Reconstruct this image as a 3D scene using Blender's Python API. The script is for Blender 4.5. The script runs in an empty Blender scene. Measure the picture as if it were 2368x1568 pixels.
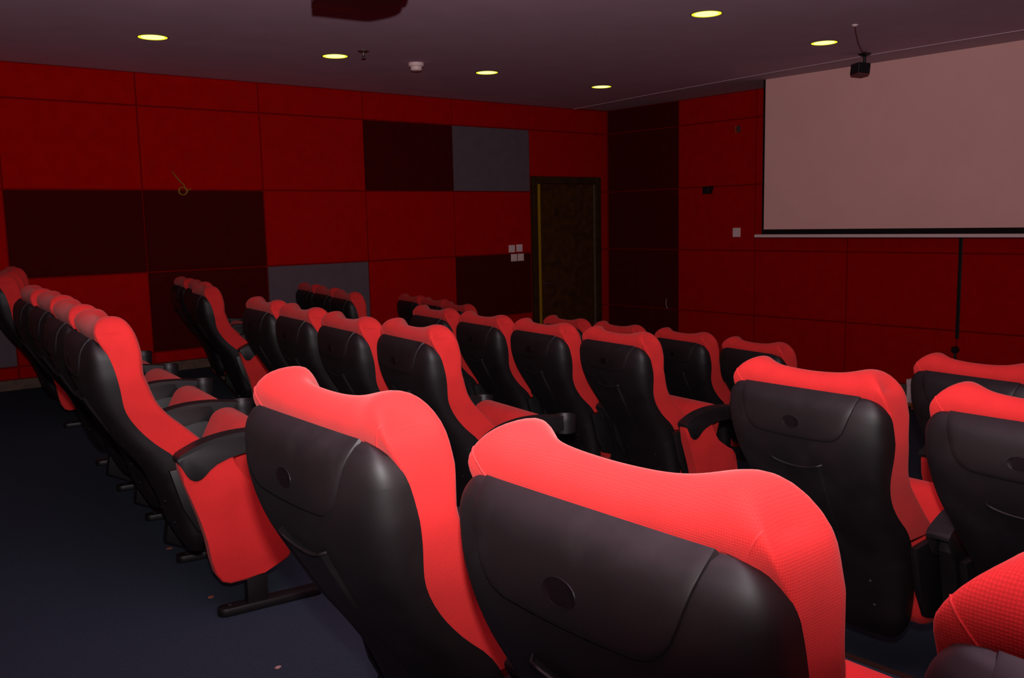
import bpy, bmesh, math
from mathutils import Vector, Matrix
import random
random.seed(4)
S = bpy.context.scene
COL = S.collection
PI = math.pi
K = 0.72                       # wall panel height in metres; survey numbers below are in panel heights
Z0 = 2.885                     # survey height of the front floor below the datum seam

def W(x, y, z):
    return Vector((x*K, y*K, (z+Z0)*K))

def interp(x, xs, ys):
    """smooth monotone curve through the given points"""
    n = len(xs)
    if x <= xs[0]: return ys[0]
    if x >= xs[-1]: return ys[-1]
    i = 0
    while x > xs[i+1]: i += 1
    def sl(k): return (ys[k+1]-ys[k])/(xs[k+1]-xs[k])
    def tan(k):
        if k == 0: return sl(0)
        if k == n-1: return sl(n-2)
        a, b = sl(k-1), sl(k)
        if a*b <= 0: return 0.0
        h0, h1 = xs[k]-xs[k-1], xs[k+1]-xs[k]
        w1, w2 = 2*h1+h0, h1+2*h0
        return (w1+w2)/(w1/a+w2/b)
    h = xs[i+1]-xs[i]; t = (x-xs[i])/h
    m0, m1 = tan(i)*h, tan(i+1)*h
    return (2*t**3-3*t*t+1)*ys[i]+(t**3-2*t*t+t)*m0+(-2*t**3+3*t*t)*ys[i+1]+(t**3-t*t)*m1

# ------------------------------------------------------------------ materials
def new_mat(name):
    m = bpy.data.materials.new(name); m.use_nodes = True
    nt = m.node_tree; b = nt.nodes['Principled BSDF']
    return m, nt, b

def simple(name, col, rough=0.5, spec=0.5, noise=0.0, nscale=40.0, bump=0.0, bscale=200.0, metallic=0.0):
    m, nt, b = new_mat(name)
    b.inputs['Base Color'].default_value = (*col, 1)
    b.inputs['Roughness'].default_value = rough
    b.inputs['Metallic'].default_value = metallic
    b.inputs['Specular IOR Level'].default_value = spec
    tc = nt.nodes.new('ShaderNodeTexCoord')
    if noise > 0:
        n = nt.nodes.new('ShaderNodeTexNoise'); n.inputs['Scale'].default_value = nscale
        n.inputs['Detail'].default_value = 5
        mr = nt.nodes.new('ShaderNodeMapRange')
        mr.inputs['From Min'].default_value = 0.3; mr.inputs['From Max'].default_value = 0.7
        mr.inputs['To Min'].default_value = 1-noise; mr.inputs['To Max'].default_value = 1+noise
        hs = nt.nodes.new('ShaderNodeHueSaturation'); hs.inputs['Color'].default_value = (*col, 1)
        nt.links.new(tc.outputs['Object'], n.inputs['Vector'])
        nt.links.new(n.outputs['Fac'], mr.inputs['Value'])
        nt.links.new(mr.outputs['Result'], hs.inputs['Value'])
        nt.links.new(hs.outputs['Color'], b.inputs['Base Color'])
    if bump > 0:
        n2 = nt.nodes.new('ShaderNodeTexNoise'); n2.inputs['Scale'].default_value = bscale
        n2.inputs['Detail'].default_value = 3
        bp = nt.nodes.new('ShaderNodeBump'); bp.inputs['Strength'].default_value = bump
        bp.inputs['Distance'].default_value = 0.001
        nt.links.new(tc.outputs['Object'], n2.inputs['Vector'])
        nt.links.new(n2.outputs['Fac'], bp.inputs['Height'])
        nt.links.new(bp.outputs['Normal'], b.inputs['Normal'])
    return m

def dusty(m, col, scale=5.0):
    """patches of pale dust wiped unevenly over the plastic"""
    nt = m.node_tree; b = nt.nodes['Principled BSDF']
    src = b.inputs['Base Color'].links[0].from_socket
    tc = nt.nodes.new('ShaderNodeTexCoord')
    n = nt.nodes.new('ShaderNodeTexNoise'); n.inputs['Scale'].default_value = scale; n.inputs['Detail'].default_value = 9
    n.inputs['Roughness'].default_value = .65
    nt.links.new(tc.outputs['Object'], n.inputs['Vector'])
    mr = nt.nodes.new('ShaderNodeMapRange')
    mr.inputs['From Min'].default_value = .53; mr.inputs['From Max'].default_value = .78
    mr.inputs['To Min'].default_value = 0; mr.inputs['To Max'].default_value = .45
    nt.links.new(n.outputs['Fac'], mr.inputs['Value'])
    mx = nt.nodes.new('ShaderNodeMix'); mx.data_type = 'RGBA'
    nt.links.new(mr.outputs['Result'], mx.inputs[0]); nt.links.new(src, mx.inputs[6])
    mx.inputs[7].default_value = (*col, 1)
    nt.links.new(mx.outputs[2], b.inputs['Base Color'])

def weave(name, col, scale, depth=0.25, bump=0.5, rough=0.9, spec=0.15, sheen=0.0, dist=0.0012):
    """woven cloth: a regular grid of raised threads"""
    m, nt, b = new_mat(name)
    b.inputs['Roughness'].default_value = rough
    b.inputs['Specular IOR Level'].default_value = spec
    b.inputs['Sheen Weight'].default_value = sheen
    b.inputs['Sheen Roughness'].default_value = 0.45
    b.inputs['Sheen Tint'].default_value = (1, .75, .72, 1)
    tc = nt.nodes.new('ShaderNodeTexCoord')
    v = nt.nodes.new('ShaderNodeTexVoronoi'); v.voronoi_dimensions = '2D'; v.inputs['Scale'].default_value = scale
    v.inputs['Randomness'].default_value = 0.12
    nt.links.new(tc.outputs['UV'], v.inputs['Vector'])
    mr = nt.nodes.new('ShaderNodeMapRange')
    mr.inputs['From Min'].default_value = 0.1; mr.inputs['From Max'].default_value = 0.75
    mr.inputs['To Min'].default_value = 1.0; mr.inputs['To Max'].default_value = 1-depth
    n = nt.nodes.new('ShaderNodeTexNoise'); n.inputs['Scale'].default_value = 9.0; n.inputs['Detail'].default_value = 6
    nt.links.new(tc.outputs['Object'], n.inputs['Vector'])
    mr2 = nt.nodes.new('ShaderNodeMapRange'); mr2.inputs['From Min'].default_value = .3; mr2.inputs['From Max'].default_value = .7
    mr2.inputs['To Min'].default_value = .92; mr2.inputs['To Max'].default_value = 1.08
    nt.links.new(n.outputs['Fac'], mr2.inputs['Value'])
    nt.links.new(v.outputs['Distance'], mr.inputs['Value'])
    mul = nt.nodes.new('ShaderNodeMath'); mul.operation = 'MULTIPLY'
    nt.links.new(mr.outputs['Result'], mul.inputs[0]); nt.links.new(mr2.outputs['Result'], mul.inputs[1])
    hs = nt.nodes.new('ShaderNodeHueSaturation'); hs.inputs['Color'].default_value = (*col, 1)
    nt.links.new(mul.outputs['Value'], hs.inputs['Value'])
    nt.links.new(hs.outputs['Color'], b.inputs['Base Color'])
    bp = nt.nodes.new('ShaderNodeBump'); bp.inputs['Strength'].default_value = bump; bp.inputs['Distance'].default_value = dist
    bp.invert = True
    nt.links.new(v.outputs['Distance'], bp.inputs['Height'])
    nt.links.new(bp.outputs['Normal'], b.inputs['Normal'])
    return m

def emit(name, col, strength):
    m = bpy.data.materials.new(name); m.use_nodes = True
    nt = m.node_tree; nt.nodes.clear()
    e = nt.nodes.new('ShaderNodeEmission'); o = nt.nodes.new('ShaderNodeOutputMaterial')
    e.inputs['Color'].default_value = (*col, 1); e.inputs['Strength'].default_value = strength
    nt.links.new(e.outputs['Emission'], o.inputs['Surface'])
    return m

M = {}
M['seat_red'] = weave('red woven seat fabric', (0.76, 0.032, 0.031), 300, 0.32, 0.34, sheen=0.10)
M['seam_red'] = weave('red seam thread', (0.80, 0.045, 0.045), 600, 0.2, 0.3)
M['shell'] = simple('black moulded plastic', (0.0050, 0.0024, 0.0031), 0.58, 0.52, 0.5, 12, 0.10, 900)
dusty(M['shell'], (0.030, 0.024, 0.025))
M['plug'] = simple('dark plug plastic', (0.004, 0.002, 0.003), 0.5, 0.3)
M['arm'] = simple('black armrest plastic', (0.010, 0.008, 0.009), 0.48, 0.5, 0.25, 20, 0.15, 900)
M['steel'] = simple('black painted steel', (0.006, 0.005, 0.0055), 0.5, 0.5, 0.2, 30)
M['screw'] = simple('dark screw head', (0.10, 0.09, 0.09), 0.35, 0.5, metallic=0.8)
M['carpet'] = simple('dark blue carpet', (0.034, 0.051, 0.070), 0.97, 0.1, 0.4, 700, 0.7, 900)
M['p_red'] = weave('red wall fabric', (0.46, 0.0015, 0.001), 420, 0.2, 0.2, 0.95, 0.05)
M['p_dark'] = weave('maroon wall fabric', (0.070, 0.0022, 0.0022), 420, 0.2, 0.2, 0.95, 0.05)
M['p_grey'] = weave('grey wall fabric', (0.135, 0.095, 0.118), 420, 0.2, 0.2, 0.95, 0.05)
M['wall'] = simple('red wall backing', (0.24, 0.001, 0.0007), 0.95, 0.05)
M['ceil'] = simple('off white ceiling paint', (0.60, 0.39, 0.50), 0.92, 0.1, 0.05, 3, 0.1, 60)
M['ceil2'] = simple('grey white ceiling strip paint', (0.52, 0.38, 0.45), 0.92, 0.1)
M['trim'] = simple('pale ceiling trim', (0.62, 0.44, 0.52), 0.6, 0.3)
M['skirt'] = simple('brown timber skirting', (0.12, 0.068, 0.048), 0.6, 0.3, 0.3, 20)
M['nosing'] = simple('brown step nosing', (0.04, 0.018, 0.012), 0.5, 0.4)
M['screen'] = simple('white screen cloth with red cast', (0.86, 0.455, 0.43), 0.9, 0.1, 0.03, 3)  # reddish cast on the white cloth is put into its base colour
M['scr_black'] = simple('black screen border', (0.008, 0.004, 0.004), 0.8, 0.2)
M['scr_bar'] = simple('white painted metal bar', (0.80, 0.55, 0.56), 0.5, 0.4)
M['white'] = simple('white plastic', (0.84, 0.60, 0.60), 0.5, 0.4)
M['black'] = simple('black plastic', (0.008, 0.006, 0.008), 0.45, 0.4)
M['proj'] = simple('dark glossy casing', (0.012, 0.006, 0.007), 0.3, 0.5)
M['wood'] = simple('brown door veneer', (0.060, 0.020, 0.003), 0.55, 0.3, 0.4, 12)
M['wood_d'] = simple('dark brown door frame', (0.040, 0.016, 0.004), 0.55, 0.3, 0.3, 12)
M['yellow'] = simple('yellow timber edge', (0.36, 0.20, 0.004), 0.6, 0.3)
M['metal'] = simple('dull steel handle', (0.16, 0.10, 0.10), 0.35, 0.5, metallic=0.7)
M['cable_y'] = simple('yellow cable sheath', (0.34, 0.13, 0.01), 0.6, 0.3)
M['cable_r'] = simple('reddish cable', (0.15, 0.03, 0.035), 0.6, 0.3)
M['carton'] = simple('white carton', (0.75, 0.56, 0.57), 0.8, 0.2)
M['ply'] = simple('orange brown timber', (0.40, 0.15, 0.03), 0.6, 0.3, 0.3, 18)
M['scrap'] = simple('pale scrap', (0.6, 0.38, 0.33), 0.8, 0.2)
M['scrap_b'] = simple('brown scrap', (0.30, 0.10, 0.06), 0.8, 0.2)
M['rim'] = simple('lamp rim', (0.20, 0.15, 0.08), 0.6, 0.2)
M['lamp'] = emit('warm lamp glow', (1.0, 0.97, 0.30), 1.7)
M['lamp_y'] = emit('yellow reflector glow', (1.0, 0.88, 0.04), 1.1)

# ------------------------------------------------------------------ mesh helpers
def box_uv(me):
    """cloth coordinates in metres, laid flat on each side of the mesh"""
    uv = me.uv_layers.new(name='cloth')
    for p in me.polygons:
        n = p.normal; ax = max(range(3), key=lambda i: abs(n[i])*(1.0, 1.0, .8)[i])
        for li in p.loop_indices:
            c = me.vertices[me.loops[li].vertex_index].co
            uv.data[li].uv = ((c.y, c.z), (c.x, c.z), (c.y, c.x))[ax]

def obj(name, bm, mat, parent=None, smooth=None):
    me = bpy.data.meshes.new(name)
    bmesh.ops.recalc_face_normals(bm, faces=bm.faces)
    bm.to_mesh(me); bm.free()
    if smooth is not None:
        for p in me.polygons: p.use_smooth = True
        me.set_sharp_from_angle(angle=math.radians(smooth))
    box_uv(me)
    me.materials.append(M[mat] if isinstance(mat, str) else mat)
    o = bpy.data.objects.new(name, me); COL.objects.link(o)
    if parent: o.parent = parent
    return o

def tag(o, label=None, cat=None, group=None, kind=None):
    if label: o['label'] = label
    if cat: o['category'] = cat
    if group: o['group'] = group
    if kind: o['kind'] = kind
    return o

def empty(name, loc=(0, 0, 0), rotz=0.0):
    o = bpy.data.objects.new(name, None); COL.objects.link(o)
    o.location = loc; o.rotation_euler = (0, 0, rotz); o.empty_display_size = 0.1
    return o

def add_box(bm, lo, hi, bev=0.0, seg=2):
    vs = [bm.verts.new((x, y, z)) for z in (lo[2], hi[2]) for y in (lo[1], hi[1]) for x in (lo[0], hi[0])]
    fs = [(0,2,3,1), (4,5,7,6), (0,1,5,4), (2,6,7,3), (0,4,6,2), (1,3,7,5)]
    faces = [bm.faces.new([vs[i] for i in f]) for f in fs]
    if bev > 0:
        es = list({e for f in faces for e in f.edges})
        bmesh.ops.bevel(bm, geom=es, offset=bev, segments=seg, profile=0.5, affect='EDGES', clamp_overlap=True)

def box(lo, hi, bev=0.0, seg=2):
    bm = bmesh.new(); add_box(bm, lo, hi, bev, seg); return bm

def add_prism(bm, poly, a, b, axis='y', bev=0.0, seg=3):
    """poly in the plane across the axis: (x,z) for y, (x,y) for z, (y,z) for x"""
    def P(p, t):
        return {'y': (p[0], t, p[1]), 'z': (p[0], p[1], t), 'x': (t, p[0], p[1])}[axis]
    va = [bm.verts.new(P(p, a)) for p in poly]; vb = [bm.verts.new(P(p, b)) for p in poly]
    fa = bm.faces.new(va); fb = bm.faces.new(vb[::-1])
    n = len(poly)
    for i in range(n):
        j = (i+1) % n
        bm.faces.new((va[j], va[i], vb[i], vb[j]))
    if bev > 0:
        es = list(fa.edges)+list(fb.edges)
        bmesh.ops.bevel(bm, geom=es, offset=bev, segments=seg, profile=0.5, affect='EDGES', clamp_overlap=True)

def prism(poly, a, b, axis='y', bev=0.0, seg=3):
    bm = bmesh.new(); add_prism(bm, poly, a, b, axis, bev, seg); return bm

def add_lathe(bm, prof, c, n=32, axis='z'):
    rings = []
    for r, h in prof:
        ring = []
        for i in range(n):
            t = 2*PI*i/n
            if axis == 'z': p = (c[0]+r*math.cos(t), c[1]+r*math.sin(t), c[2]+h)
            elif axis == 'y': p = (c[0]+r*math.cos(t), c[1]+h, c[2]+r*math.sin(t))
            else: p = (c[0]+h, c[1]+r*math.cos(t), c[2]+r*math.sin(t))
            ring.append(bm.verts.new(p))
        rings.append(ring)
    for a, b in zip(rings, rings[1:]):
        for i in range(n):
            j = (i+1) % n
            bm.faces.new((a[i], a[j], b[j], b[i]))
    for ring in (rings[0], rings[-1]):
        try: bm.faces.new(ring)
        except ValueError: pass

def add_tube(bm, pts, r, n=8):
    pts = [Vector(p) for p in pts]; rings = []
    up = Vector((0, 0, 1))
    for i, p in enumerate(pts):
        d = (pts[min(i+1, len(pts)-1)]-pts[max(i-1, 0)]).normalized()
        s = d.cross(up)
        if s.length < 1e-4: s = d.cross(Vector((1, 0, 0)))
        s.normalize(); t = s.cross(d).normalized()
        rings.append([bm.verts.new(p+s*r*math.cos(2*PI*k/n)+t*r*math.sin(2*PI*k/n)) for k in range(n)])
    for a, b in zip(rings, rings[1:]):
        for i in range(n):
            j = (i+1) % n
            bm.faces.new((a[i], a[j], b[j], b[i]))
    bm.faces.new(rings[0][::-1]); bm.faces.new(rings[-1])

def spline(pts, n=8):
    P = [Vector(p) for p in pts]; out = []
    for i in range(len(P)-1):
        p0 = P[max(i-1, 0)]; p1 = P[i]; p2 = P[i+1]; p3 = P[min(i+2, len(P)-1)]
        for k in range(n):
            t = k/n
            out.append(0.5*((2*p1)+(-p0+p2)*t+(2*p0-5*p1+4*p2-p3)*t*t+(-p0+3*p1-3*p2+p3)*t**3))
    out.append(P[-1]); return out

def grid_faces(bm, rows):
    for a, b in zip(rows, rows[1:]):
        for i in range(len(a)-1):
            bm.faces.new((a[i], a[i+1], b[i+1], b[i]))

# ------------------------------------------------------------------ seat shape (metres; x forward, y left, z up)
ZB = [.18, .20, .30, .40, .50, .541, .588, .645, .698, .724, .793, .85, .90, .934, .947, .96]
XB = [.240, .242, .24, .225, .185, .156, .104, .054, .021, .011, .0, -.012, -.028, -.048, -.062, -.068]   # cushion / shell seam line
ZR = [.18, .19, .25, .30, .35, .40, .45, .50, .55, .60, .65, .70, .746, .80, .858, .90, .92, .933, .941, .947]
XR = [.205, .20, .172, .158, .142, .122, .10, .07, .035, .0, -.028, -.055, -.078, -.096, -.104, -.101, -.095, -.086, -.078, -.064]  # rear of the shell
ZF = [.50, .564, .60, .636, .684, .734, .807, .832, .878, .949, .981, 1.02]
XF = [.335, .268, .232, .196, .146, .110, .082, .074, .074, .066, .052, .042]       # front of the cushion
ZW = [.18, .26, .36, .50, .58, .64, .70, .75, .80, .83, .93, 1.02]
WW = [.165, .176, .186, .197, .203, .210, .224, .236, .246, .250, .250, .248]               # half width
def xb(z): return interp(z, ZB, XB)
def xr(z): return interp(z, ZR, XR)
def xf(z): return interp(z, ZF, XF)
def hw(z): return interp(z, ZW, WW)

def shell_hw(z):
    w = hw(z)+0.002
    if z > .88:
        # rounded upper corners
        r = .067; t = min(1.0, (z-.88)/r)
        w = w-.058*(1-math.sqrt(max(0, 1-t*t)))
    if z < .26:
        t = (.26-z)/.08
        w -= .03*t*t
    return w

def shell_x(y, z):
    """rear surface of the black shell"""
    w = shell_hw(z); u = min(1.0, abs(y)/w)
    b = xb(z); d = b-xr(z)
    n = 3.6
    return b-d*(1-u**n)**(1/n)

def back_shell_bm():
    bm = bmesh.new()
    zs = []
    z = .182
    while z < .885: zs.append(z); z += .0195
    zs += [.887, .897, .906, .914, .921, .927, .932, .9365, .940, .943, .9455, .947]
    rows = []
    NU = 48
    for z in zs:
        w = shell_hw(z); b = xb(z); d = max(.0, b-xr(z)); n = 3.6
        row = [bm.verts.new((b+.004, -(w-.014), z))]
        for i in range(NU+1):
            a = -PI/2+PI*i/NU
            s, c = math.sin(a), math.cos(a)
            p = 2/n
            y = w*math.copysign(abs(s)**p, s); x = b-d*abs(c)**p
            row.append(bm.verts.new((x, y, z)))
        row.append(bm.verts.new((b+.004, (w-.014), z)))
        rows.append(row)
    grid_faces(bm, rows)
    bm.faces.new(rows[0][::-1]); 
    return bm

def topz(y):
    a = abs(y)
    return interp(a, [0, .05, .10, .135, .165, .188, .205, .220, .234, .244, .25],
                     [.996, .9975, 1.001, 1.006, 1.014, 1.0195, 1.018, 1.011, .998, .983, .970])

def top_r(y):
    return interp(abs(y), [0, .17, .205, .235, .25], [.056, .056, .050, .036, .030])
def rear_in(y):
    return interp(abs(y), [0, .11, .165, .205, .235, .25], [.078, .076, .050, .044, .034, .030])

def cushion_bm():
    """red cushion: horizontal slices, a wavy two-horned top"""
    bm = bmesh.new()
    NY = 56; NS = 6
    rings = []
    ZLO = .505
    levels = [i/26 for i in range(27)]
    arc = [math.radians(a) for a in (14, 28, 42, 55, 67, 78, 90)]
    def ring(t, a):
        k = 1-math.cos(a)
        def pz(y):
            T = topz(y)
            rr = top_r(y); base = T-rr
            return (ZLO+(base-ZLO)*t) if a == 0 else base+rr*math.sin(a)
        def X(y, which, zz):
            # mid recess of the front
            u = y/hw(zz)
            B = xb(min(zz, .95))
            if zz > .95: B = -.064
            F = xf(zz)
            ay = abs(u)*.25
            mid = 1-min(1, max(0, (ay-.115)/.070)); mid = mid*mid*(3-2*mid)
            hi = min(1, max(0, (zz-.66)/.12))
            F -= (.018+.020*hi)*mid
            F += .004*hi*math.exp(-((ay-.205)/.030)**2)
            er = .016
            au = abs(u)
            e = max(0.0, (au-.86)/.14)
            F -= er*(1-math.sqrt(max(0, 1-e*e)))
            th = F-B
            return B+min(rear_in(ay), .60*th)*k if which == 'r' else F-min(.030, .34*th)*k
        ys = [math.copysign(1-(1-abs(t))**1.7, t) for t in [-1+2*i/NY for i in range(NY+1)]]
        def yy(u, zz):
            return u*(hw(zz)-.026*k)
        out_r, out_f = [], []
        for u in ys:
            y0 = u*.25
            zz = pz(y0)
            out_r.append((X(u*hw(zz), 'r', zz), yy(u, zz), zz))
            out_f.append((X(u*hw(zz), 'f', zz), yy(u, zz), zz))
        # sides
        right = [tuple(out_r[0][k]+(out_f[0][k]-out_r[0][k])*j/NS for k in range(3)) for j in range(1, NS)]
        left = [tuple(out_f[-1][k]+(out_r[-1][k]-out_f[-1][k])*j/NS for k in range(3)) for j in range(1, NS)]
        loop = out_r[::-1]+right+out_f+left        # rear from +y to -y, right side, front, left side
        return [bm.verts.new(p) for p in loop]
    for t in levels: rings.append(ring(t, 0))
    for a in arc: rings.append(ring(1, a))
    n = len(rings[0])
    for a, b in zip(rings, rings[1:]):
        for i in range(n):
            j = (i+1) % n
            bm.faces.new((a[i], a[j], b[j], b[i]))
    top = rings[-1]
    rear = top[:NY+1][::-1]; front = top[NY+NS:NY+NS+NY+1]
    for i in range(NY):
        bm.faces.new((rear[i], rear[i+1], front[i+1], front[i]))
    rs = top[NY:NY+NS+1]; ls = top[NY+NS+NY:]+[top[0]]
    for side in (rs, ls):
        try: bm.faces.new(side)
        except ValueError: pass
    bot = rings[0]
    bm.faces.new(bot)
    up = [v for v in bm.verts if v.co.z > .905]
    for _ in range(14):
        bmesh.ops.smooth_vert(bm, verts=up, factor=.5, use_axis_x=True, use_axis_y=True, use_axis_z=True)
    return bm

def seam_bm(sg):
    """piping from the shell edge up over the rounded shoulder, lying on the cushion"""
    from mathutils.bvhtree import BVHTree
    cb = cushion_bm(); bmesh.ops.recalc_face_normals(cb, faces=cb.faces)
    tree = BVHTree.FromBMesh(cb)
    bm = bmesh.new(); pts = []
    for k in range(16):
        t = k/15
        y = sg*(.203+.030*t); z = .934+.050*t
        hit = tree.ray_cast(Vector((-.5, y, z)), Vector((1, 0, 0)))
        if hit[0] is None: break
        pts.append(hit[0]+Vector((-.0006, 0, .0002)))
    cb.free()
    add_tube(bm, pts, .0014, 6)
    return bm

def flap_bm():
    """raised pad wrapping over the top of the shell, carrying the oval plug"""
    bm = bmesh.new()
    out = []
    top = [(-.186+.372*i/24, .950) for i in range(25)]
    right = [(.184, .935), (.180, .917), (.173, .895), (.165, .872), (.157, .853), (.147, .838), (.133, .827), (.115, .8205)]
    bot = [(.115-.23*i/14, .8205-.004*math.sin(PI*i/14)) for i in range(1, 14)]
    left = [(-y, z) for y, z in right[::-1]]
    out = top+right+bot+left
    cy, cz = 0, .893
    levels = [(0, .0065), (.15, .0065), (.3, .0065), (.45, .0065), (.6, .0065), (.75, .0065), (.88, .0065), (.96, .006), (.985, .004), (1.0, -.004)]
    rows = []
    def surf(y, z, off):
        zc = min(z, .9455)
        x = shell_x(y, zc)
        # over the top edge
        nz = 0.0
        if z > .93:
            t = min(1, (z-.93)/.02); nz = t
        return (x-off*(1-.7*nz), y, min(z, .9455+.006)+off*nz*.6)
    c = bm.verts.new(surf(cy, cz, .0065))
    for s, off in levels[1:]:
        rows.append([bm.verts.new(surf(cy+(y-cy)*s, cz+(z-cz)*s, off)) for y, z in out])
    n = len(out)
    for i in range(n):
        bm.faces.new((c, rows[0][i], rows[0][(i+1) % n]))
    for a, b in zip(rows, rows[1:]):
        for i in range(n):
            j = (i+1) % n
            bm.faces.new((a[i], a[j], b[j], b[i]))
    return bm

def oval_bm():
    bm = bmesh.new()
    n = 32; prof = [(1.06, -.0062), (1.03, -.0074), (1.0, -.0074), (.97, -.0069), (.6, -.0067), (.2, -.0066)]
    rings = []
    for s, off in prof:
        rings.append([bm.verts.new((shell_x(.026*s*math.cos(2*PI*i/n), .862+.0165*s*math.sin(2*PI*i/n))+off,
                                    .026*s*math.cos(2*PI*i/n), .862+.0165*s*math.sin(2*PI*i/n))) for i in range(n)])
    for a, b in zip(rings, rings[1:]):
        for i in range(n):
            bm.faces.new((a[i], a[(i+1) % n], b[(i+1) % n], b[i]))
    bm.faces.new(rings[-1])
    return bm

def pocket_bm():
    bm = bmesh.new(); rows = []
    NJ = 22; NI = 20
    for j in range(NJ+1):
        t = j/NJ; row = []
        w = .083-.024*t**.7
        for i in range(NI+1):
            u = -1+2*i/NI
            zt = .732+.017*abs(u)**2.2
            z = zt+( .44-zt)*t
            off = .010*(1-t)**1.4+.0004
            edge = max(0, (abs(u)-.9)/.1)
            off = off*(1-edge**2)-.003*edge**2
            y = u*w
            row.append(bm.verts.new((shell_x(y, z)-off, y, z)))
        rows.append(row)
    grid_faces(bm, rows)
    # inside of the lip
    lip = []
    for i in range(NI+1):
        u = -1+2*i/NI
        zt = .732+.017*abs(u)**2.2
        lip.append(bm.verts.new((shell_x(u*.083, zt-.004)+.002, u*.083, zt-.004)))
    grid_faces(bm, [lip, rows[0]])
    return bm

def lip_bm():
    bm = bmesh.new(); pts = []
    for i in range(25):
        u = -1+2*i/24
        zt = .732+.017*abs(u)**2.2
        edge = max(0, (abs(u)-.9)/.1)
        pts.append((shell_x(u*.083, zt)-.0106*(1-edge**2)-.001, u*.083, zt))
    add_tube(bm, pts, .0028, 6)
    return bm

def screw_bm(y, z):
    bm = bmesh.new()
    x = shell_x(y, z)
    add_lathe(bm, [(.0045, .003), (.0045, -.001), (.003, -.0022), (.001, -.0022)], (x, y, z), 12, 'x')
    return bm

def seat_bm():
    prof = [(.262, .232), (.315, .222), (.368, .250), (.415, .325), (.455, .42), (.487, .52), (.492, .565), (.478, .592), (.450, .605),
            (.418, .603), (.392, .588), (.372, .555), (.332, .475), (.284, .38), (.252, .31), (.244, .262)]
    prof = [tuple(p) for p in [(v.x, v.z) for v in spline([(x, 0, z) for x, z in prof+prof[:1]], 4)[:-1]]]
    cx = sum(p[0] for p in prof)/len(prof); cz = sum(p[1] for p in prof)/len(prof)
    bm = bmesh.new(); rings = []
    r = .035; hwid = .222
    secs = [(-hwid, .55)]
    angs = [0, 20, 40, 60, 78, 90]
    left = []
    for a in angs:
        a = math.radians(a)
        left.append((-hwid+r*(1-math.sin(a)) if False else -hwid+r*(1-math.cos(PI/2-a)), r*(1-math.sin(a))))
    # left: y from the end inwards, inset shrinking
    secs = []
    for k in range(7):
        a = PI/2*k/6
        secs.append((-hwid+r*(1-math.cos(a)), r*(1-math.sin(a))))
    secs = secs+[(0, 0)]+[(-y, i) for y, i in secs[::-1]]
    def inset(i):
        return [(cx+(x-cx)*(1-i/.19)*1.0+0, cz+(z-cz)*(1-i/.21)) for x, z in prof]
    for y, i in secs:
        rings.append([bm.verts.new((x, y, z)) for x, z in inset(i)])
    n = len(prof)
    for a, b in zip(rings, rings[1:]):
        for i in range(n):
            j = (i+1) % n
            bm.faces.new((a[i], a[j], b[j], b[i]))
    bm.faces.new(rings[0]); bm.faces.new(rings[-1][::-1])
    return bm

ARM_TOP = [(.138, .556), (.146, .567), (.17, .580), (.21, .597), (.26, .610), (.32, .618), (.38, .619), (.44, .615), (.50, .607), (.512, .604)]
def arm_bm(yc):
    bm = bmesh.new()
    top = [(v.x, v.z) for v in spline([(x, 0, z) for x, z in ARM_TOP], 4)]
    # cap with a deep front body
    low = [(.512, .552), (.44, .549), (.365, .549), (.345, .556), (.33, .575), (.31, .594), (.26, .588), (.21, .575), (.17, .558), (.15, .547), (.14, .546)]
    add_prism(bm, top+low, yc-.033, yc+.033, 'y', .006, 3)
    # thin side cheeks with the drooping rear lobe
    ch = [(.1405, .556), (.1415, .545), (.150, .532), (.158, .516), (.166, .500), (.175, .488), (.187, .4805), (.200, .479), (.213, .484), (.224, .494), (.240, .510),
          (.262, .527), (.30, .541), (.345, .548), (.40, .549), (.42, .56), (.40, .605), (.32, .606), (.26, .598), (.21, .585), (.17, .568)]
    for s in (-1, 1):
        a, b = yc+s*.0335, yc+s*.0265
        add_prism(bm, ch, min(a, b), max(a, b), 'y', .002, 2)
    return bm

def cup_bm(yc):
    bm = bmesh.new()
    add_lathe(bm, [(.036, -.070), (.040, -.071), (.0435, -.068), (.0455, -.02), (.0462, .0), (.0455, .0022), (.0435, .0022), (.042, .0), (.039, -.06), (.02, -.062), (.004, -.062)],
              (.528, yc, .604), 36)
    return bm

PANEL = [(.145, .520), (.144, .540), (.150, .550), (.19, .570), (.30, .592), (.313, .560), (.322, .512), (.336, .474), (.355, .446), (.385, .424), (.43, .405),
         (.465, .390), (.487, .362), (.497, .325), (.502, .26), (.498, .19), (.486, .163), (.459, .147), (.40, .127), (.338, .1135), (.283, .1125), (.256, .124), (.236, .156),
         (.2275, .20), (.218, .27), (.1995, .343), (.1745, .421), (.1565, .474)]
def side_panel_bm(yc, w=.028):
    return prism(PANEL, yc-w, yc+w, 'y', .009, 4)

def post_bm(yc, full):
    bm = bmesh.new()
    if full:
        add_prism(bm, [(.20, .10), (.345, .02), (.405, .02), (.41, .30), (.39, .56), (.20, .56), (.185, .50), (.21, .42), (.24, .30)], yc-.022, yc+.022, 'y', .004, 2)
    else:
        add_box(bm, (.338, yc-.022, .02), (.408, yc+.022, .2), .004)
    return bm

def foot_bm(yc):
    bm = bmesh.new()
    n = 8; poly = []
    for k in range(n+1):
        a = PI/2+PI*k/n
        poly.append((.268+.028*math.cos(a), .028*math.sin(a)))
    for k in range(n+1):
        a = -PI/2+PI*k/n
        poly.append((.575+.028*math.cos(a), .028*math.sin(a)))
    poly = [(x, y+yc) for x, y in poly]
    add_prism(bm, poly, .001, .030, 'z', .006, 2)
    return bm

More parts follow.
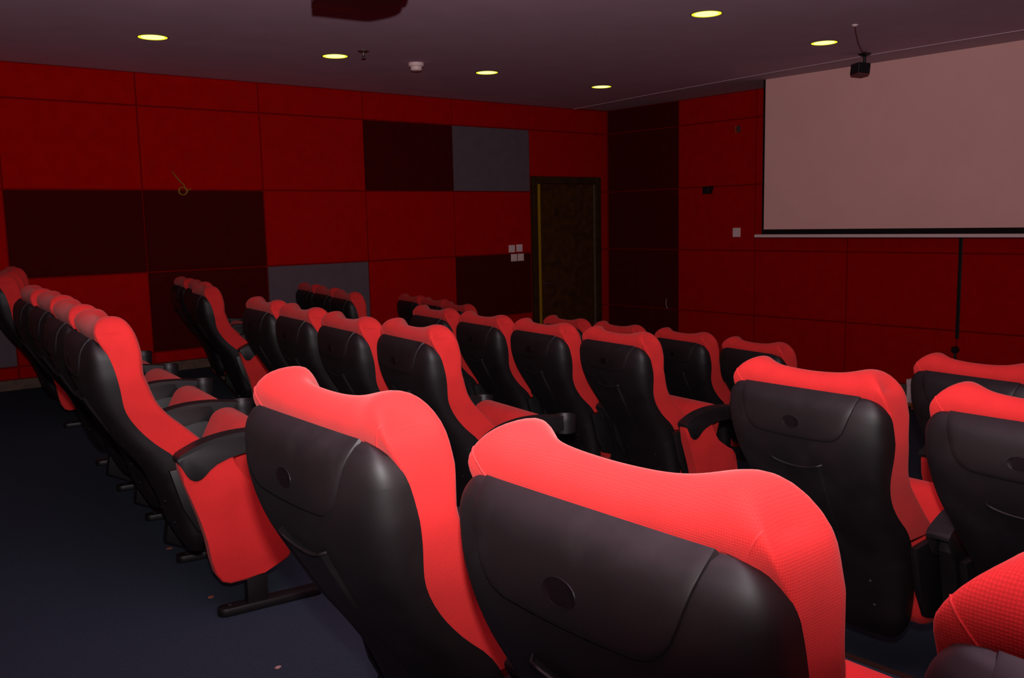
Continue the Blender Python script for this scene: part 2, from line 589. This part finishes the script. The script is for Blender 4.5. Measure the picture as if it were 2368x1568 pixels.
def bolt_bm(x, yc):
    bm = bmesh.new()
    add_lathe(bm, [(.010, 0), (.010, .003), (.006, .006), (.001, .006)], (x, yc, .030), 14)
    return bm

HP = .2985
def hinge_bm(sg):
    a, b = sg*.223, sg*.246
    return prism([(.130, .505), (.165, .37), (.208, .285), (.28, .262), (.325, .31), (.335, .39), (.31, .455), (.25, .515)], min(a, b), max(a, b), 'y', .006, 2)

def build_standard(root, yc, end):
    """armrest, upright and floor foot on one side"""
    a = obj('armrest', arm_bm(yc), 'arm', root, 35)
    c = obj('cup_holder', cup_bm(yc), 'arm', a, 40)
    if end:
        p = obj('side_panel', side_panel_bm(yc), 'seat_red', root, 40)
        p['label'] = 'red upholstered side panel'
    obj('upright', post_bm(yc, not end), 'steel', root, 30)
    f = obj('floor_foot', foot_bm(yc), 'steel', root, 35)
    obj('bolt', bolt_bm(.282, yc), 'steel', f, 35)

def build_seat(kind):
    root = empty('cinema_seat')
    s = obj('back_shell', back_shell_bm(), 'shell', root, 50)
    s['label'] = 'black moulded plastic back shell'
    fl = obj('shell_flap', flap_bm(), 'shell', root, 40)
    obj('oval_plug', oval_bm(), 'plug', fl, 40)
    pk = obj('back_pocket', pocket_bm(), 'shell', root, 45)
    obj('pocket_lip', lip_bm(), 'shell', pk, 60)
    for y in (-.105, .105):
        for z in (.37, .29):
            obj('screw', screw_bm(y, z), 'screw', root, 40)
    c = obj('backrest_cushion', cushion_bm(), 'seat_red', root, 50)
    c['label'] = 'red woven backrest cushion with two raised corners'
    for sg in (-1, 1):
        obj('seam', seam_bm(sg), 'seam_red', c, 60)
    st = obj('seat_cushion', seat_bm(), 'seat_red', root, 60)
    st['label'] = 'red tip-up seat cushion, folded up'
    for sg in (-1, 1):
        obj('seat_hinge', hinge_bm(sg), 'steel', root, 35)
    build_standard(root, -HP, kind == 'right')
    if kind == 'left':
        build_standard(root, HP, True)
    if kind == 'left_open':
        build_standard(root, HP, False)
    return root

PROTO = {k: build_seat(k) for k in ('mid', 'right', 'left', 'left_open')}
used = set()

def copy_tree(o, parent=None):
    c = o.copy(); COL.objects.link(c)
    if parent: c.parent = parent
    for ch in o.children: copy_tree(ch, c)
    return c

def place_seat(kind, x, y, yaw, zf, label, group):
    if kind not in used:
        used.add(kind); r = PROTO[kind]
    else:
        r = copy_tree(PROTO[kind])
    r.location = W(x, y, zf); r.rotation_euler = (0, 0, yaw)
    tag(r, label, 'seat', group)
    if 'large' in label and 'foreground' in label: r.scale = (1, 1, 1.012)
    return r

FA, FB, FC, FD = -2.255, -2.449, -2.635, -2.885
ROWS = [
 # kind, x, y, yaw, floor, label
 ('left', -9.6414, -0.4964, -.122, FA, 'red cinema seat against the left wall, rearmost row'),
 ('mid', -9.8483, -1.3132, -.122, FA, 'red cinema seat second from the left wall, rearmost row'),
 ('right', -10.0586, -2.1154, -.1165, FA, 'red cinema seat cut by the photo left edge, rearmost row, aisle end of wall block'),
 ('left', -10.3389, -4.5899, -.116, FA, 'red cinema seat of rearmost middle row, farthest from camera'),
 ('mid', -10.4145, -5.3956, -.1116, FA, 'red cinema seat of rearmost middle row, second farthest from camera'),
 ('mid', -10.5245, -6.2346, -.1202, FA, 'red cinema seat of rearmost middle row, beside the big aisle-end seat'),
 ('right', -10.6289, -7.0548, -.1287, FA, 'large red aisle-end seat at left with full red side panel and dusty black shell'),
 ('left', -7.9324, -0.8564, -.183, FB, 'dim red seat nearest the wall in second row, before the maroon panels'),
 ('mid', -8.0745, -1.6725, -.183, FB, 'dim red seat between two others in second row of the wall block'),
 ('right', -8.3208, -2.4441, -.183, FB, 'dim red aisle-end seat with side panel in second row of the wall block'),
 ('left', -6.1688, -0.5488, -.18, FC, 'dim red seat nearest the wall in third row, before the grey panel'),
 ('mid', -6.3469, -1.3529, -.18, FC, 'dim red seat between two others, before the low grey panel'),
 ('right', -6.5457, -2.1666, -.19, FC, 'dim red aisle-end seat before the right edge of the low grey panel'),
 ('left', -4.6138, -0.6067, -.165, FD, 'faint dark red seat in the front row, nearest the wall'),
 ('mid', -4.7809, -1.4179, -.163, FD, 'faint dark red seat in the front row, second from the wall'),
 ('right', -5.0044, -2.2308, -.16, FD, 'faint dark red seat in the front row, aisle end of the wall block'),
 ('left', -8.6781, -4.6204, -.1212, FB, 'red seat leftmost of the four in the second middle row'),
 ('mid', -8.7920, -5.4612, -.1236, FB, 'red seat second from left in the second middle row'),
 ('mid', -8.9006, -6.3182, -.1214, FB, 'red seat third from left in the second middle row'),
 ('right', -8.9595, -7.1600, -.1294, FB, 'red aisle-end seat of second middle row, its armrest behind the largest foreground seat'),
 ('left', -7.0665, -4.6648, -.1313, FC, 'red seat leftmost of the four in the third middle row'),
 ('mid', -7.1471, -5.4960, -.1224, FC, 'red seat second from left in the third middle row'),
 ('mid', -7.2200, -6.3170, -.1128, FC, 'red seat third from left in the third middle row'),
 ('right', -7.2494, -7.1300, -.1133, FC, 'red aisle-end seat of third middle row with curved armrest and red side panel'),
 ('left', -5.3051, -4.5318, -.1349, FD, 'red front-row seat whose top shows against the door'),
 ('mid', -5.3689, -5.3425, -.1348, FD, 'red front-row seat just right of the door, mostly hidden'),
 ('mid', -5.4064, -6.1888, -.1464, FD, 'red front-row seat third from left in the middle block, before dark wall column'),
 ('right', -5.5321, -7.0513, -.1569, FD, 'red front-row seat at the right end of the middle block'),
 ('left', -8.7085, -9.5473, -.0429, FB, 'red seat with complete black back, oval plug and pocket, right of centre'),
 ('mid', -8.7483, -10.3895, -.0488, FB, 'red seat cut by the right photo edge, beside the seat with complete back'),
 ('left', -6.9813, -9.4468, -.1198, FC, 'red seat at right edge in front of the white carton'),
 ('left_open', -10.815, -9.585, -.020, FA, 'large foreground red seat left of the largest one'),
 ('mid', -10.800, -10.500, -.010, FA, 'largest foreground red seat, at the bottom centre'),
 ('mid', -10.8039, -11.3800, -.0339, FA, 'foreground red seat in the bottom right corner'),
]
for r in ROWS:
    place_seat(*r, 'red cinema seats in raked rows')

# ------------------------------------------------------------------ the room shell
XBK, YRT = -13.4, -12.5           # rear wall, right wall
CEIL = 1.3965
def st(o): o['kind'] = 'structure'; return o

EB = [(0.06, -7.35), (-.86, -7.60), (-2.44, -8.03), (-4.62, -8.40), (-7.16, -8.67), (-8.6, -8.60), (-9.6, -8.575), (YRT-.06, -8.5)]
EC = [(0.06, -5.75), (-.55, -5.86), (-2.17, -6.24), (-4.66, -6.76), (-7.12, -6.95), (-9.45, -6.69), (YRT-.06, -6.5)]
ED = [(0.06, -4.2), (-.60, -4.31), (-2.23, -4.70), (-4.53, -5.0), (-7.05, -5.23), (YRT-.06, -5.0)]
def slab(edge, back, z1, z0):
    """floor slab from the rear wall (or the given line) to a stepped front edge"""
    poly = [W(x, y, 0).xy for y, x in edge]+[W(x, y, 0).xy for y, x in back]
    return prism([tuple(p) for p in poly], W(0, 0, z0).z, W(0, 0, z1).z, 'z')
bx = [(YRT-.06, XBK-.06), (.06, XBK-.06)]
st(obj('floor', slab([(0.06, .06), (YRT-.06, .06)], bx, FD, FD-.15), 'carpet'))
st(obj('floor', slab(ED, bx, FC, FD-.02), 'carpet'))
st(obj('floor', slab(EC, bx, FB, FC-.02), 'carpet'))
st(obj('floor', slab(EB, bx, FA, FB-.02), 'carpet'))
for i, (E_, z) in enumerate(((EB, FA), (EC, FB), (ED, FC))):
    bm = bmesh.new()
    for (ya, xa), (yb, xb_) in zip(E_, E_[1:]):
        a = W(xa, ya, z); b = W(xb_, yb, z)
        d = (b-a).normalized(); nrm = Vector((-d.y, d.x, 0))
        if nrm.x < 0: nrm = -nrm
        p = [a-nrm*.018, b-nrm*.018, b+nrm*.006, a+nrm*.006]
        add_prism(bm, [(q.x, q.y) for q in p], a.z-.03, a.z+.0035, 'z')
    st(obj('trim_%d' % (i+1), bm, 'nosing'))

# ceiling: main slab, a slightly higher strip along the screen wall, pale edge trim
CE = [(0.06, -.78), (-.284, -.822), (-2.018, -1.055), (-3.204, -1.17), (-4.32, -1.27), (-5.8, -1.385), (-7.355, -1.40), (-9.5, -1.45), (YRT-.06, -1.5)]
st(obj('ceiling', slab(CE, bx, CEIL+.14, CEIL), 'ceil'))
poly = [W(x, y, 0).xy for y, x in CE]+[W(.06, YRT-.06, 0).xy, W(.06, .06, 0).xy]
st(obj('ceiling', prism([tuple(p) for p in poly], W(0, 0, CEIL+.016).z, W(0, 0, CEIL+.14).z, 'z'), 'ceil2'))
bm = bmesh.new()
for (ya, xa), (yb, xb_) in zip(CE, CE[1:]):
    a = W(xa, ya, CEIL); b = W(xb_, yb, CEIL)
    add_prism(bm, [(a.x-.004, a.y), (b.x-.004, b.y), (b.x+.006, b.y), (a.x+.006, a.y)], a.z-.005, a.z+.03, 'z')
st(obj('trim_4', bm, 'trim'))

TH = .03; GAP = .017
def panel(parent, axis, a, b, z0, z1, mat, name='wall_panel'):
    g = GAP
    if axis == 'L':
        lo = W(a, 0, z0); hi = W(b, TH, z1)
        bm = box((lo.x+g*.72*.5, 0, lo.z+g*.36), (hi.x-g*.36, TH*K, hi.z-g*.36), .005, 2)
    else:
        lo = W(0, b, z0); hi = W(TH, a, z1)
        bm = box((0, lo.y+g*.36, lo.z+g*.36), (TH*K, hi.y-g*.36, hi.z-g*.36), .005, 2)
    o = obj(name, bm, mat, parent)
    if mat == 'p_dark': o['label'] = 'dark maroon fabric panel'
    if mat == 'p_grey': o['label'] = 'grey fabric panel'
    return o

S1, S2, S3, S4 = 1.0, 0.0, -1.0, -1.9945
SB = -2.137
DX0, DX1, DZ = -1.793, -.201, .25
# --- left wall
def wall_slab(name, boxes):
    bm = bmesh.new()
    for lo, hi in boxes:
        add_box(bm, W(*lo), W(*hi))
    return st(obj(name, bm, 'wall'))
ZLOW = FD-.1
wl = wall_slab('wall_left', [((XBK-.06, TH, ZLOW), (DX0, .2, CEIL+.1)), ((DX1, TH, ZLOW), (.06, .2, CEIL+.1)), ((DX0, TH, DZ), (DX1, .2, CEIL+.1)),
                             ((DX0, .16, ZLOW), (DX1, .2, DZ))])
xa, w = -8.0678, 1.5633
cols = [xa-3*w, xa-2*w+.02, -9.585, xa, xa+w, xa+2*w, xa+3*w, -1.8231]
R, D, G_ = 'p_red', 'p_dark', 'p_grey'
lay = [(R, R, R), (R, R, G_), (R, D, R), (R, D, D), (R, R, G_), (D, R, R), (G_, R, D)]
cols[0] = XBK
for i, (m1, m2, m3) in enumerate(lay):
    a, b = cols[i], cols[i+1]
    panel(wl, 'L', a, b, S1, CEIL-.004, R)
    panel(wl, 'L', a, b, S2, S1, m1); panel(wl, 'L', a, b, S3, S2, m2); panel(wl, 'L', a, b, S4, S3, m3)
    if b < -8: panel(wl, 'L', a, b, SB, S4, R)
    elif a < -7.4:
        panel(wl, 'L', a, -7.36, SB, S4, R); panel(wl, 'L', -7.36, b, FB+.118, S4, R)
    else: panel(wl, 'L', a, b, FD+.118, S4, R)
panel(wl, 'L', cols[-1], DX1+.0, DZ, S1, R)
panel(wl, 'L', cols[-1], DX1+.0, S1, CEIL-.004, R)
for z0, z1 in ((S1, CEIL-.004), (S2, S1), (S3, S2), (S4, S3), (FD+.118, S4)):
    panel(wl, 'L', DX1+.004, -.004, z0, z1, R)
# skirting
bm = bmesh.new()
add_box(bm, W(XBK, -.006, FA), W(-7.36, TH, SB), .003)
add_box(bm, W(-7.36, -.004, FB), W(-5.8, TH, FB+.116), .003)
add_box(bm, W(-5.8, -.004, FC), W(-4.25, TH, FC+.116), .003)
add_box(bm, W(-4.25, -.004, FD), W(DX0-.02, TH, FD+.116), .003)
st(obj('baseboard_left', bm, 'skirt'))
# --- screen wall
ws = wall_slab('wall_screen', [((TH, YRT-.06, ZLOW), (.2, .2, CEIL+.1))])
ycols = [-.004, -1.5942, -3.0905, -4.63, -6.19, -7.74, -9.29, -10.84, YRT]
for i in range(len(ycols)-1):
    m = D if i == 0 else R
    for z0, z1 in ((S1, CEIL+.012), (S2, S1), (S3, S2), (S4, S3), (FD+.118, S4)):
        panel(ws, 'R', ycols[i], ycols[i+1], z0, z1, m)
st(obj('baseboard_screen', box(W(-.006, YRT, FD), W(TH, 0, FD+.116), .003), 'skirt'))
# --- unseen sides of the room
st(obj('wall_right', box(W(XBK-.06, YRT-.2, ZLOW), W(.06, YRT, CEIL+.1)), 'wall'))
st(obj('wall_rear', box(W(XBK-.2, YRT-.06, ZLOW), W(XBK, .06, CEIL+.1)), 'wall'))

# --- door
dr = st(empty('door_1', W((DX0+DX1)/2, 0, FD)))
def at(o, parent):
    o.parent = parent; o.matrix_parent_inverse = Matrix.Translation(-parent.location); return o
bm = bmesh.new()
add_box(bm, W(DX0, -.03, FD), W(-1.69, .10, DZ), .004); add_box(bm, W(-.315, -.03, FD), W(DX1, .10, DZ), .004)
add_box(bm, W(-1.69, -.03, .135), W(-.315, .10, DZ), .004)
at(obj('door_frame', bm, 'wood_d'), dr)
leaf = at(obj('door_leaf', box(W(-1.60, .02, FD+.01), W(-.345, .09, .128), .003), 'wood'), dr)
at(obj('door_stop', box(W(-1.688, .0, FD), W(-1.605, .06, .13), .002), 'yellow'), dr)['label'] = 'yellow timber strip on the hinge edge'
at(obj('door_stop', box(W(-.343, .0, FD), W(-.317, .06, .13), .002), 'skirt'), dr)
def hnd():
    bm = bmesh.new(); p = W(-1.50, .02, -1.53)
    add_lathe(bm, [(.022, 0), (.022, -.008), (.010, -.010), (.010, -.05), (.001, -.05)], p, 18, 'y')
    add_tube(bm, [p+Vector((0, -.045, 0)), p+Vector((.05, -.05, .002)), p+Vector((.135, -.045, .006))], .009, 10)
    return bm
at(obj('door_handle', hnd(), 'metal', None, 40), dr)
bm = bmesh.new(); add_lathe(bm, [(.022, 0), (.022, -.006), (.008, -.008), (.001, -.008)], W(-1.50, .02, -1.64), 18, 'y')
at(obj('lock_escutcheon', bm, 'metal', None, 40), dr)

# ------------------------------------------------------------------ fittings
def thing(name, label, cat, loc, group=None):
    o = empty(name, loc); tag(o, label, cat, group); return o

# projection screen hanging from the ceiling
YS0, YS1 = -3.70, -8.02
sc = thing('projection_screen', 'large white projection screen with black border and white bottom bar', 'screen', W(-.69, (YS0+YS1)/2, -.74))
bd = .033
at(obj('screen_cloth', box(W(-.691, YS1+bd, -.665), W(-.689, YS0-bd, CEIL+.014)), 'screen'), sc)
bm = bmesh.new()
add_box(bm, W(-.692, YS0-bd, -.735), W(-.688, YS0, CEIL+.014)); add_box(bm, W(-.692, YS1, -.735), W(-.688, YS1+bd, CEIL+.014))
add_box(bm, W(-.692, YS1+bd, -.735), W(-.688, YS0-bd, -.665))
at(obj('screen_border', bm, 'scr_black'), sc)['label'] = 'black border of the screen'
at(obj('bottom_bar', box(W(-.715, YS1-.11, -.778), W(-.665, YS0+.11, -.735), .004), 'scr_bar'), sc)

# downlights
DL = [(-8.575, -2.146, 'glowing round ceiling downlight at the far left'),
      (-6.591, -2.197, 'glowing round ceiling downlight beside the small sprinkler'),
      (-4.448, -2.214, 'glowing round ceiling downlight right of the smoke detector'),
      (-2.283, -2.102, 'glowing round ceiling downlight above the dark wall column, nearest the corner'),
      (-4.816, -5.947, 'glowing round ceiling downlight at the top, right of the projector'),
      (-2.566, -5.781, 'glowing round ceiling downlight beside the dangling ceiling wire')]
def dl_parts():
    b1 = bmesh.new()
    add_lathe(b1, [(.100, .0), (.106, -.001), (.108, -.003), (.106, -.005), (.101, -.0055), (.098, -.003)], (0, 0, 0), 40)
    b2 = bmesh.new()
    add_lathe(b2, [(.075, -.003), (.088, -.004), (.0985, -.005), (.0985, -.002), (.075, -.001)], (0, 0, 0), 40)
    b3 = bmesh.new()
    add_lathe(b3, [(.080, -.003), (.080, -.0045), (.05, -.007), (.01, -.0075)], (0, 0, 0), 40)
    return b1, b2, b3
first = None
for x, y, lab in DL:
    if first is None:
        first = r = empty('downlight'); a, b, c = dl_parts()
        obj('rim', a, 'rim', r, 40); e = obj('reflector', b, 'lamp_y', r, 40); obj('diffuser', c, 'lamp', r, 40)
    else: r = copy_tree(first)
    r.location = W(x, y, CEIL)
    tag(r, lab, 'ceiling light', 'round ceiling downlights')

# smoke detector and sprinkler
sd = thing('smoke_detector', 'small white two-tier smoke detector on the ceiling', 'smoke detector', W(-5.569, -2.286, CEIL))
bm = bmesh.new(); add_lathe(bm, [(.066, 0), (.066, -.026), (.060, -.030), (.04, -.030)], (0, 0, 0), 30)
obj('base', bm, 'white', sd, 40)
bm = bmesh.new(); add_lathe(bm, [(.050, -.0295), (.048, -.056), (.040, -.064), (.005, -.066)], (0, 0, 0), 30)
obj('sensor_head', bm, 'white', sd, 40)
sp = thing('sprinkler', 'small dark fire sprinkler hanging from the ceiling', 'sprinkler', W(-6.478, -2.612, CEIL))
bm = bmesh.new(); add_lathe(bm, [(.046, 0), (.046, -.004), (.030, -.010), (.008, -.012)], (0, 0, 0), 24)
obj('rosette', bm, 'metal', sp, 40)
bm = bmesh.new(); add_lathe(bm, [(.010, -.010), (.010, -.034), (.006, -.04), (.018, -.058), (.018, -.060), (.002, -.060)], (0, 0, 0), 18)
obj('spray_head', bm, 'metal', sp, 40)

# projector hung from the ceiling, only its underside dips into the frame
CAM = W(-11.877349475, -11.5066355, -.4671547)
RX, RY, RZ = 1.4426204097, .0212448830, -.6977091239
from mathutils import Euler
RM = Euler((RX, RY, RZ), 'XYZ').to_matrix()
F = 2121.085883
def ray(u, v): return (RM @ Vector(((u-1184)/F, -(v-784)/F, -1.0))).normalized()
pdir = ray(825, 6); dh = Vector((pdir.x, pdir.y, 0))
ppos = CAM+pdir*(4.5/dh.length)
pj = thing('projector', 'dark projector hung from the ceiling, cut by the top photo edge', 'projector', (ppos.x, ppos.y, ppos.z))
pj.rotation_euler = (0, 0, -.12)
bm = bmesh.new()
prof = []
Wd, Dp = .21, .16
pl = []
for k in range(33):
    t = -1+2*k/32
    pl.append((-Dp-.055*math.cos(t*PI/2)+.02, t*Wd))
for k in range(13):
    t = 1-2*k/12
    pl.append((Dp-.03+.07*math.cos(t*PI/2), t*Wd))
add_prism(bm, pl, 0, .13, 'z', .022, 4)
obj('casing', bm, 'proj', pj, 40)
bm = bmesh.new(); add_lathe(bm, [(.045, 0), (.045, .03), (.036, .034), (.030, .02), (.005, .026)], (Dp+.018, -.08, .065), 26, 'x')
obj('lens', bm, 'plug', pj, 40)
hgt = W(0, 0, CEIL).z-ppos.z
bm = bmesh.new(); add_lathe(bm, [(.018, .125), (.018, hgt-.01), (.06, hgt-.01), (.06, hgt)], (0, 0, 0), 20)
obj('ceiling_pole', bm, 'black', pj, 40)

# two small satellite speakers
spk = thing('satellite_speaker', 'small black speaker on a ceiling bracket in front of the screen', 'speaker', W(-1.50, -5.66, CEIL))
bm = bmesh.new(); add_lathe(bm, [(.055, 0), (.052, -.008), (.030, -.020), (.010, -.026)], (0, 0, 0), 24)
add_tube(bm, [(0, 0, -.02), (0, 0, -.085)], .012, 12)
obj('bracket', bm, 'black', spk, 40)
bm = box((-.055, -.068, -.165), (.055, .068, -.08), .006)
bmesh.ops.rotate(bm, verts=bm.verts, cent=(0, 0, -.12), matrix=Matrix.Rotation(-.55, 3, 'Z') @ Matrix.Rotation(.10, 3, 'Y'))
bmesh.ops.translate(bm, verts=bm.verts, vec=(-.012, .03, 0))
obj('cabinet', bm, 'black', spk)
bm = box((-.05, -.062, -.178), (.05, .062, -.163), .003)  # dark red strip along the underside of the cabinet
bmesh.ops.rotate(bm, verts=bm.verts, cent=(0, 0, -.12), matrix=Matrix.Rotation(-.55, 3, 'Z') @ Matrix.Rotation(.10, 3, 'Y'))
bmesh.ops.translate(bm, verts=bm.verts, vec=(-.012, .03, 0))
obj('lower_strip', bm, 'cable_r', spk)['label'] = 'dark red lower edge'
spk2 = thing('satellite_speaker', 'small black speaker on the red wall left of the screen', 'speaker', W(0, -2.29, -.05))
obj('bracket', box((-.05, -.015, .0), (0, .015, .045), .004), 'black', spk2)
obj('cabinet', box((-.13, -.042, -.045), (-.05, .042, .038), .008), 'black', spk2)

# wire dangling from a ceiling hole
wr = thing('ceiling_wire', 'thin reddish wire dangling from a white clip on the ceiling', 'wire', W(-3.156, -6.48, CEIL))
p0 = W(-3.156, -6.48, CEIL); p1 = W(-1.75, -5.83, CEIL)
d = p1-p0
pts = [Vector((0, 0, -.002)), d*.04+Vector((0, 0, -.03)), d*.25+Vector((0, 0, -.075)), d*.5+Vector((0, 0, -.085)), d*.72+Vector((0, 0, -.07)), d*.9+Vector((0, 0, -.035)), d*1.0+Vector((0, 0, -.03))]
bm = bmesh.new(); add_tube(bm, spline(pts, 6), .0045, 8); obj('cable', bm, 'cable_r', wr, 60)
bm = bmesh.new(); add_lathe(bm, [(.022, 0), (.022, -.006), (.012, -.014), (.002, -.014)], (0, 0, 0), 16); obj('clip', bm, 'white', wr, 40)

# socket and switch plates
def plate(name, lab, cat, loc, w, h, axis, mat, group=None, split=False):
    o = thing(name, lab, cat, loc, group)
    if axis == 'L': bm = box((-w/2, -.010, -h/2), (w/2, 0, h/2), .003)
    else: bm = box((-.010, -w/2, -h/2), (0, w/2, h/2), .003)
    obj('cover_plate', bm, mat, o)
    if axis == 'L': obj('rocker', box((-w*.30, -.0125, -h*.30), (w*.30, -.009, h*.30), .001), mat, o)
    elif split:
        for s in (-.5, .5):
            obj('rocker', box((-.0125, (s-.40)*w*.45, -h*.34), (-.009, (s+.40)*w*.45, h*.34), .001), mat, o)
    return o
for x, z, lab in ((-2.252, -.918, 'white wall plate on the red panel by the door, upper left of four'),
                  (-2.09, -.912, 'white wall plate on the red panel by the door, upper right of four'),
                  (-2.21, -1.066, 'white wall plate on the maroon panel by the door, lower left of four'),
                  (-2.065, -1.064, 'white wall plate on the maroon panel by the door, lower right of four')):
    plate('switch_plate', lab, 'switch', W(x, 0, z), .091, .086, 'L', 'white', 'white wall plates by the door')
plate('socket_plate', 'white square wall plate beside the lower corner of the screen', 'wall plate', W(0, -2.765, -.72), .102, .102, 'R', 'white', None, True)
oh = thing('cable_outlet', 'tiny grey cable outlet high on the red wall beside the screen', 'wall outlet', W(0, -2.77, .848))
obj('outlet_box', box((-.006, -.030, -.036), (0, .018, .036), .002), 'metal', oh)
bm = bmesh.new(); add_tube(bm, [(-.008, .020, .03), (-.016, .028, .012), (-.016, .026, -.012), (-.008, .018, -.03)], .006, 8); obj('cable_stub', bm, 'cable_y', oh, 60)

# yellow cable coil on the left wall
yc = thing('yellow_cable', 'yellow cable with a coiled end sticking out of the left wall', 'cable', W(-7.693, 0, .224))
q = [(0, 0, 0), (.01, -.03, -.03), (.045, -.05, -.085), (.085, -.05, -.125)]
cx, cz = .062, -.172
for k in range(26):
    a = PI*.3-2*PI*k/11
    q.append((cx+.036*math.cos(a), -.045-.0012*k, cz+.034*math.sin(a)))
q += [(.11, -.06, -.165), (.14, -.05, -.155)]
bm = bmesh.new(); add_tube(bm, spline(q, 4), .0055, 8)
obj('cable', bm, 'cable_y', yc, 60)

# black conduit and cable end on the screen wall
cd = thing('cord_cover', 'thin black vertical cable running down the red wall below the screen', 'conduit', W(0, -6.20, -2.09))
obj('trunking', box((-.012, -.016, 0), (0, .016, .98), .002), 'black', cd)
ce = thing('cable_end', 'black round cable end poking out of the red wall under the conduit', 'cable', W(0, -6.19, -2.235))
bm = bmesh.new(); add_lathe(bm, [(.032, 0), (.034, -.03), (.024, -.05), (.002, -.052)], (0, 0, 0), 18, 'x'); obj('plug', bm, 'black', ce, 40)
bm = bmesh.new(); add_tube(bm, spline([(-.03, 0, -.01), (-.04, -.01, -.06), (-.03, -.02, -.14), (-.02, -.02, -.22)], 5), .010, 8); obj('lead', bm, 'black', ce, 60)

# carton on a low timber platform in front of the screen
pf = tag(empty('timber_platform', W(-1.0, -6.08, FD)), 'low orange-brown timber platform under the white carton', 'platform')
lo = W(-1.0, -7.45, FD); hi = W(-.45, -6.08, FD); base = pf.location
obj('deck', box(Vector((lo.x, lo.y, lo.z+.030))-base, Vector((hi.x, hi.y, lo.z+.056))-base, .003), 'ply', pf)
for k in range(3):
    yy = lo.y+.03+k*(hi.y-lo.y-.10)/2
    obj('bearer', box(Vector((lo.x+.015, yy, lo.z+.001))-base, Vector((hi.x-.015, yy+.05, lo.z+.030))-base, .002), 'ply', pf)
obj('rail', box(Vector((lo.x+.012, lo.y+.02, lo.z+.001))-base, Vector((lo.x+.045, hi.y-.02, lo.z+.026))-base, .002), 'ply', pf)
ct = tag(empty('carton', W(-.98, -6.05, FD)+Vector((0, 0, .057))), 'white carton on the timber platform below the screen, half hidden by a seat', 'box')
base = ct.location
lo = W(-.985, -6.9, FD); hi = W(-.55, -6.045, FD)
obj('box_body', box(Vector((lo.x, lo.y, base.z))-base, Vector((hi.x, hi.y, base.z+.205))-base, .004), 'carton', ct)
obj('lid', box(Vector((lo.x-.003, lo.y-.003, base.z+.16))-base, Vector((hi.x+.003, hi.y+.003, base.z+.212))-base, .004), 'carton', ct)

# a stray wire on the dark column and scraps on the carpet
tw = tag(obj('wire_end', (lambda b: (add_tube(b, spline([(-.004, 0, 0), (-.02, .004, .05), (-.03, -.004, .10), (-.035, -.016, .125)], 5), .003, 6), b)[1])(bmesh.new()), 'trim'),
         'thin pale wire end sticking up on the dark wall column', 'wire')
tw.location = W(0, -1.37, -1.99)
def floor_hit(u, v, z):
    d = ray(u, v); zz = W(0, 0, z).z; t = (zz-CAM.z)/d.z; return CAM+d*t
for u, v, s, m, lab in ((643, 1546, .008, 'scrap', 'tiny pale scrap on the carpet at the bottom edge, before the foreground seats'),
                        (392, 1270, .010, 'scrap_b', 'tiny brown scrap on the carpet behind the large aisle-end seat'),
                        (488, 1383, .011, 'scrap_b', 'tiny brown scrap on the carpet above the floor foot of the aisle-end seat')):
    bm = bmesh.new()
    n = 9
    ring = [(s*(1+.4*math.sin(3*k+u))*math.cos(2*PI*k/n), .7*s*(1+.3*math.cos(2*k+v))*math.sin(2*PI*k/n)) for k in range(n)]
    add_prism(bm, ring, .001, .006, 'z', .0015, 1)
    o = tag(obj('paper_scrap', bm, m), lab, 'litter')
    o.location = floor_hit(u, v, FA)

# ------------------------------------------------------------------ camera, light, world
cam = bpy.data.cameras.new('camera'); co = bpy.data.objects.new('camera', cam); COL.objects.link(co)
cam.sensor_fit = 'HORIZONTAL'; cam.sensor_width = 36.0; cam.lens = F/2368*36.0
cam.clip_start = .02; cam.clip_end = 100
co.location = CAM; co.rotation_euler = (RX, RY, RZ)
S.camera = co

# the camera's flash gun, a hand's width above the lens
fl = bpy.data.lights.new('camera_flash', 'SPOT')
fl.energy = 760; fl.color = (1.0, .95, .96)
fl.spot_size = math.radians(150); fl.spot_blend = 1.0; fl.shadow_soft_size = .025
fo = bpy.data.objects.new('camera_flash', fl); COL.objects.link(fo)
fo.location = CAM+RM @ Vector((0, .15, .02)); fo.rotation_euler = (RX+math.radians(45), RY, RZ)

wd = bpy.data.worlds.new('world'); S.world = wd; wd.use_nodes = True
wd.node_tree.nodes['Background'].inputs['Color'].default_value = (.004, .003, .003, 1)
S.view_settings.view_transform = 'Standard'
S.view_settings.look = 'None'
S.view_settings.exposure = 0; S.view_settings.gamma = 1
S.view_settings.use_curve_mapping = False
